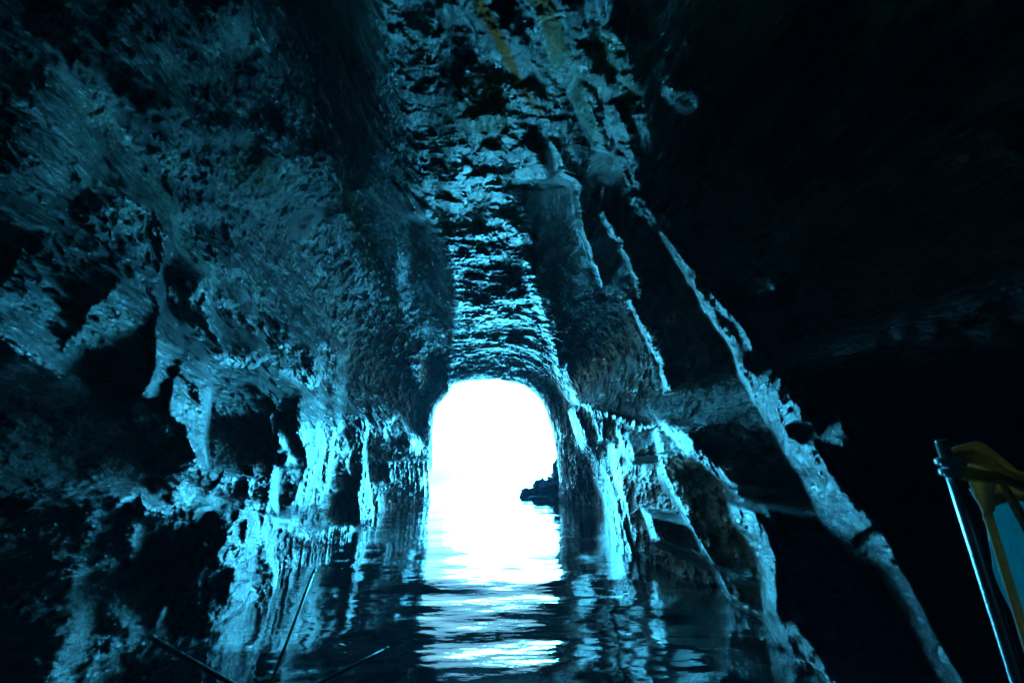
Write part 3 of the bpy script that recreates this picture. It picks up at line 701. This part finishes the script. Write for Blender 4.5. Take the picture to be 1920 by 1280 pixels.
def lerp(a, b, t): return a + (b - a) * t

boat = bpy.data.objects.new('boat', None); COL.objects.link(boat); boat.location = (0, 0, 0)
tag(boat, 'small boat at the right edge with upright steel pole, brown lashings and blue cover', 'boat')
# hull: flat bottomed open boat under the camera
hb = []
sec = [(-3.6, .95), (-2.6, 1.2), (-1.0, 1.3), (.4, 1.3), (1.1, 1.22), (1.45, .95), (1.6, .7)]
for y, wd in sec:
    k = 1 - .25 * smooth(1.0, 1.6, y)
    hb.append([(-wd * .8, y * 1.0, -.18), (-wd * .97, y, .12), (-wd, y, .42), (-wd + .05, y, .42), (-wd * .9, y, .12), (-wd * .74, y, .02),
               (wd * .74, y, .02), (wd * .9, y, .12), (wd - .05, y, .42), (wd, y, .42), (wd * .97, y, .12), (wd * .8, y, -.18)])
hv = [p for s_ in hb for p in s_]; hf = []
for i in range(len(sec) - 1):
    for k in range(12):
        k2 = (k + 1) % 12; hf.append((i * 12 + k, i * 12 + k2, (i + 1) * 12 + k2, (i + 1) * 12 + k))
for s0 in (0, (len(sec) - 1) * 12):
    hf.append(tuple(s0 + k for k in (0, 1, 2, 9, 10, 11)))
mesh_obj('hull', hv, hf, hullm, boat, False)
# pole
A0, A1 = P(1766, 828, 1.30), P(1912, 1285, 1.16)
dirp = (A1 - A0).normalized()
foot = A1 + dirp * .35
tube('pole', [A0, lerp(A0, A1, .5), A1, foot], .0155, steel, boat, 24)
tube('pole_cap', [A0 - dirp * .006, A0 + dirp * .012], .0150, steel, boat, 24)
# second pole carrying the cover
B0, B1 = P(1815, 842, 1.40), P(1935, 1235, 1.27)
tube('cover_pole', [B0, lerp(B0, B1, .5), B1, B1 + (B1 - B0) * .7], .0115, brownm, boat, 18)
bolt = P(1819, 840, 1.375)
tube('bolt', [bolt, bolt + Vector((0, -.012, 0.004))], .0085, steel, boat, 14)
# two knobs of rope bound round the pole, tails run to the cover
for t, s_ in ((.088, 1.0), (.135, .92)):
    c = lerp(A0, A1, t)
    ax = dirp; n_ = ax.cross(Vector((0, 1, 0))).normalized(); bi = ax.cross(n_)
    pts = []
    for k in range(41):
        a = 2 * math.pi * k / 40 * 2.5
        pts.append(c + (n_ * math.cos(a) + bi * math.sin(a)) * .021 * s_ + ax * (.012 * (k / 40 - .5)))
    tube('rope_wrap', pts, .0085, whitem, boat, 10)
def cloth(name, rows, mat, thick, seed, amp, freq=14):
    """rows of 3D control points -> a folded sheet of real thickness"""
    n, m = 34, 60
    ctrl = np.array([[tuple(p) for p in r] for r in rows], float)
    ru = np.linspace(0, len(rows) - 1, n); cu = np.linspace(0, len(rows[0]) - 1, m)
    g_ = np.empty((n, m, 3))
    for k in range(3):
        t = np.stack([np.interp(cu, range(ctrl.shape[1]), ctrl[i, :, k]) for i in range(ctrl.shape[0])])
        g_[..., k] = np.stack([np.interp(ru, range(ctrl.shape[0]), t[:, j]) for j in range(m)], 1)
    g_[..., 1] += amp * fbm((g_ * np.array([freq, 3, freq * .35])).astype(np.float32), 3, seed)
    g_[..., 0] += amp * .3 * fbm((g_ * freq * .6 + 5).astype(np.float32), 2, seed + 3)
    bk = g_ + np.array([0, thick, 0])
    v = np.concatenate([g_.reshape(-1, 3), bk.reshape(-1, 3)])
    f = grid_faces(n, m); f2 = f[:, ::-1] + n * m
    rim = []
    per = [i for i in range(m)] + [i * m + m - 1 for i in range(1, n)] + [(n - 1) * m + j for j in range(m - 2, -1, -1)] + [i * m for i in range(n - 2, 0, -1)]
    for a, b_ in zip(per, per[1:] + per[:1]): rim.append((a, a + n * m, b_ + n * m, b_))
    return mesh_obj(name, v, np.concatenate([f, f2, np.array(rim)]), mat, boat)
# strap bundle from pole to cover
def strap(pts, w0, mat, name='strap'):
    return tube(name, pts, w0, mat, boat, 14, rads=[w0 * (.7 + .6 * math.sin(math.pi * i / (len(pts) - 1))) for i in range(len(pts))])
strap([P(1770, 868, 1.285), P(1790, 858, 1.29), P(1822, 856, 1.32), P(1850, 868, 1.33), P(1885, 890, 1.34), P(1940, 905, 1.36)], .016, brownm)
strap([P(1770, 866, 1.29), P(1800, 848, 1.34), P(1835, 842, 1.36), P(1860, 862, 1.37), P(1900, 892, 1.38), P(1950, 900, 1.38)], .019, brownm)
strap([P(1778, 884, 1.28), P(1800, 880, 1.285), P(1830, 888, 1.30), P(1862, 892, 1.31), P(1900, 905, 1.33), P(1950, 930, 1.34)], .012, ropem)
strap([P(1778, 892, 1.285), P(1805, 893, 1.29), P(1838, 895, 1.30), P(1870, 900, 1.32), P(1950, 915, 1.34)], .009, ropem)
cloth('brown_cover', [[P(1815, 890, 1.36), P(1850, 880, 1.35), P(1890, 895, 1.35), P(1960, 905, 1.36)],
                      [P(1828, 930, 1.36), P(1860, 915, 1.34), P(1895, 925, 1.34), P(1960, 930, 1.36)],
                      [P(1845, 976, 1.36), P(1862, 950, 1.35), P(1900, 940, 1.35), P(1960, 938, 1.36)]], brownm, .006, 61, .03, 20)
cloth('blue_cover', [[P(1826, 915, 1.385), P(1870, 920, 1.385), P(1920, 925, 1.39), P(2040, 930, 1.40)],
                     [P(1850, 985, 1.375), P(1890, 990, 1.40), P(1940, 1000, 1.38), P(2060, 1010, 1.40)],
                     [P(1888, 1100, 1.33), P(1930, 1100, 1.37), P(1990, 1110, 1.35), P(2100, 1120, 1.38)],
                     [P(1945, 1280, 1.27), P(1990, 1290, 1.30), P(2060, 1300, 1.30), P(2160, 1310, 1.34)],
                     [P(1985, 1400, 1.20), P(2020, 1410, 1.22), P(2080, 1420, 1.24), P(2180, 1430, 1.26)]], tarpm, .004, 63, .05, 9)
strap([P(1880, 905, 1.33), P(1905, 950, 1.32), P(1932, 1000, 1.31), P(1970, 1075, 1.30)], .010, brownm, 'hem')

def rod(tip, edge_, d0, d1, r0, label, mat, capm=None):
    a, b_ = P(*tip, d0), P(*edge_, d1)
    d = (b_ - a)
    k = 1.0
    while (a + d * k).z > .40 and k < 8: k += .05
    end = a + d * k
    root = bpy.data.objects.new('metal_rod', None); COL.objects.link(root); root.location = end
    tag(root, label, 'rod', 'thin rods standing up from the boat')
    o = tube('shaft', [p - end for p in (a, lerp(a, b_, .5), b_, end)], r0, mat, root, 20)
    dn = d.normalized()
    tube('tip', [a - dn * .012 - end, a + dn * .004 - end], r0 * 1.25, capm or mat, root, 16)
    return root
rod((287, 1197), (437, 1283), 1.25, 1.20, .0062, 'thick shiny rod at the bottom left pointing up to the left wall', dark_steel)
rod((588, 1072), (507, 1283), 1.9, 1.55, .0058, 'long thin dark rod rising steeply in front of the left waterline', dark_steel)
rod((722, 1217), (592, 1283), 1.45, 1.30, .0040, 'short rod with bright tip leaning right over dark water', dark_steel, whitem)

# ------------------------------------------------------------------ damp air
hz_m = bpy.data.materials.new('damp_air'); hz_m.use_nodes = True; nt = hz_m.node_tree; nt.nodes.clear()
pv = nt.nodes.new('ShaderNodeVolumePrincipled'); pv.inputs['Density'].default_value = 0.0016; pv.inputs['Color'].default_value = (.45, .75, 1, 1)
pv.inputs['Anisotropy'].default_value = 0.3
ou = nt.nodes.new('ShaderNodeOutputMaterial'); nt.links.new(pv.outputs[0], ou.inputs['Volume'])
x0, x1, y0, y1, z0, z1 = -305, 305, -12, 905, -3.5, 14
bv = [(x, y, z) for x in (x0, x1) for y in (y0, y1) for z in (z0, z1)]
bf = [(0, 1, 3, 2), (4, 6, 7, 5), (0, 4, 5, 1), (2, 3, 7, 6), (0, 2, 6, 4), (1, 5, 7, 3)]
hz = mesh_obj('haze', bv, bf, hz_m, None, False)
tag(hz, kind='stuff', label='thin damp sea air filling the cave')
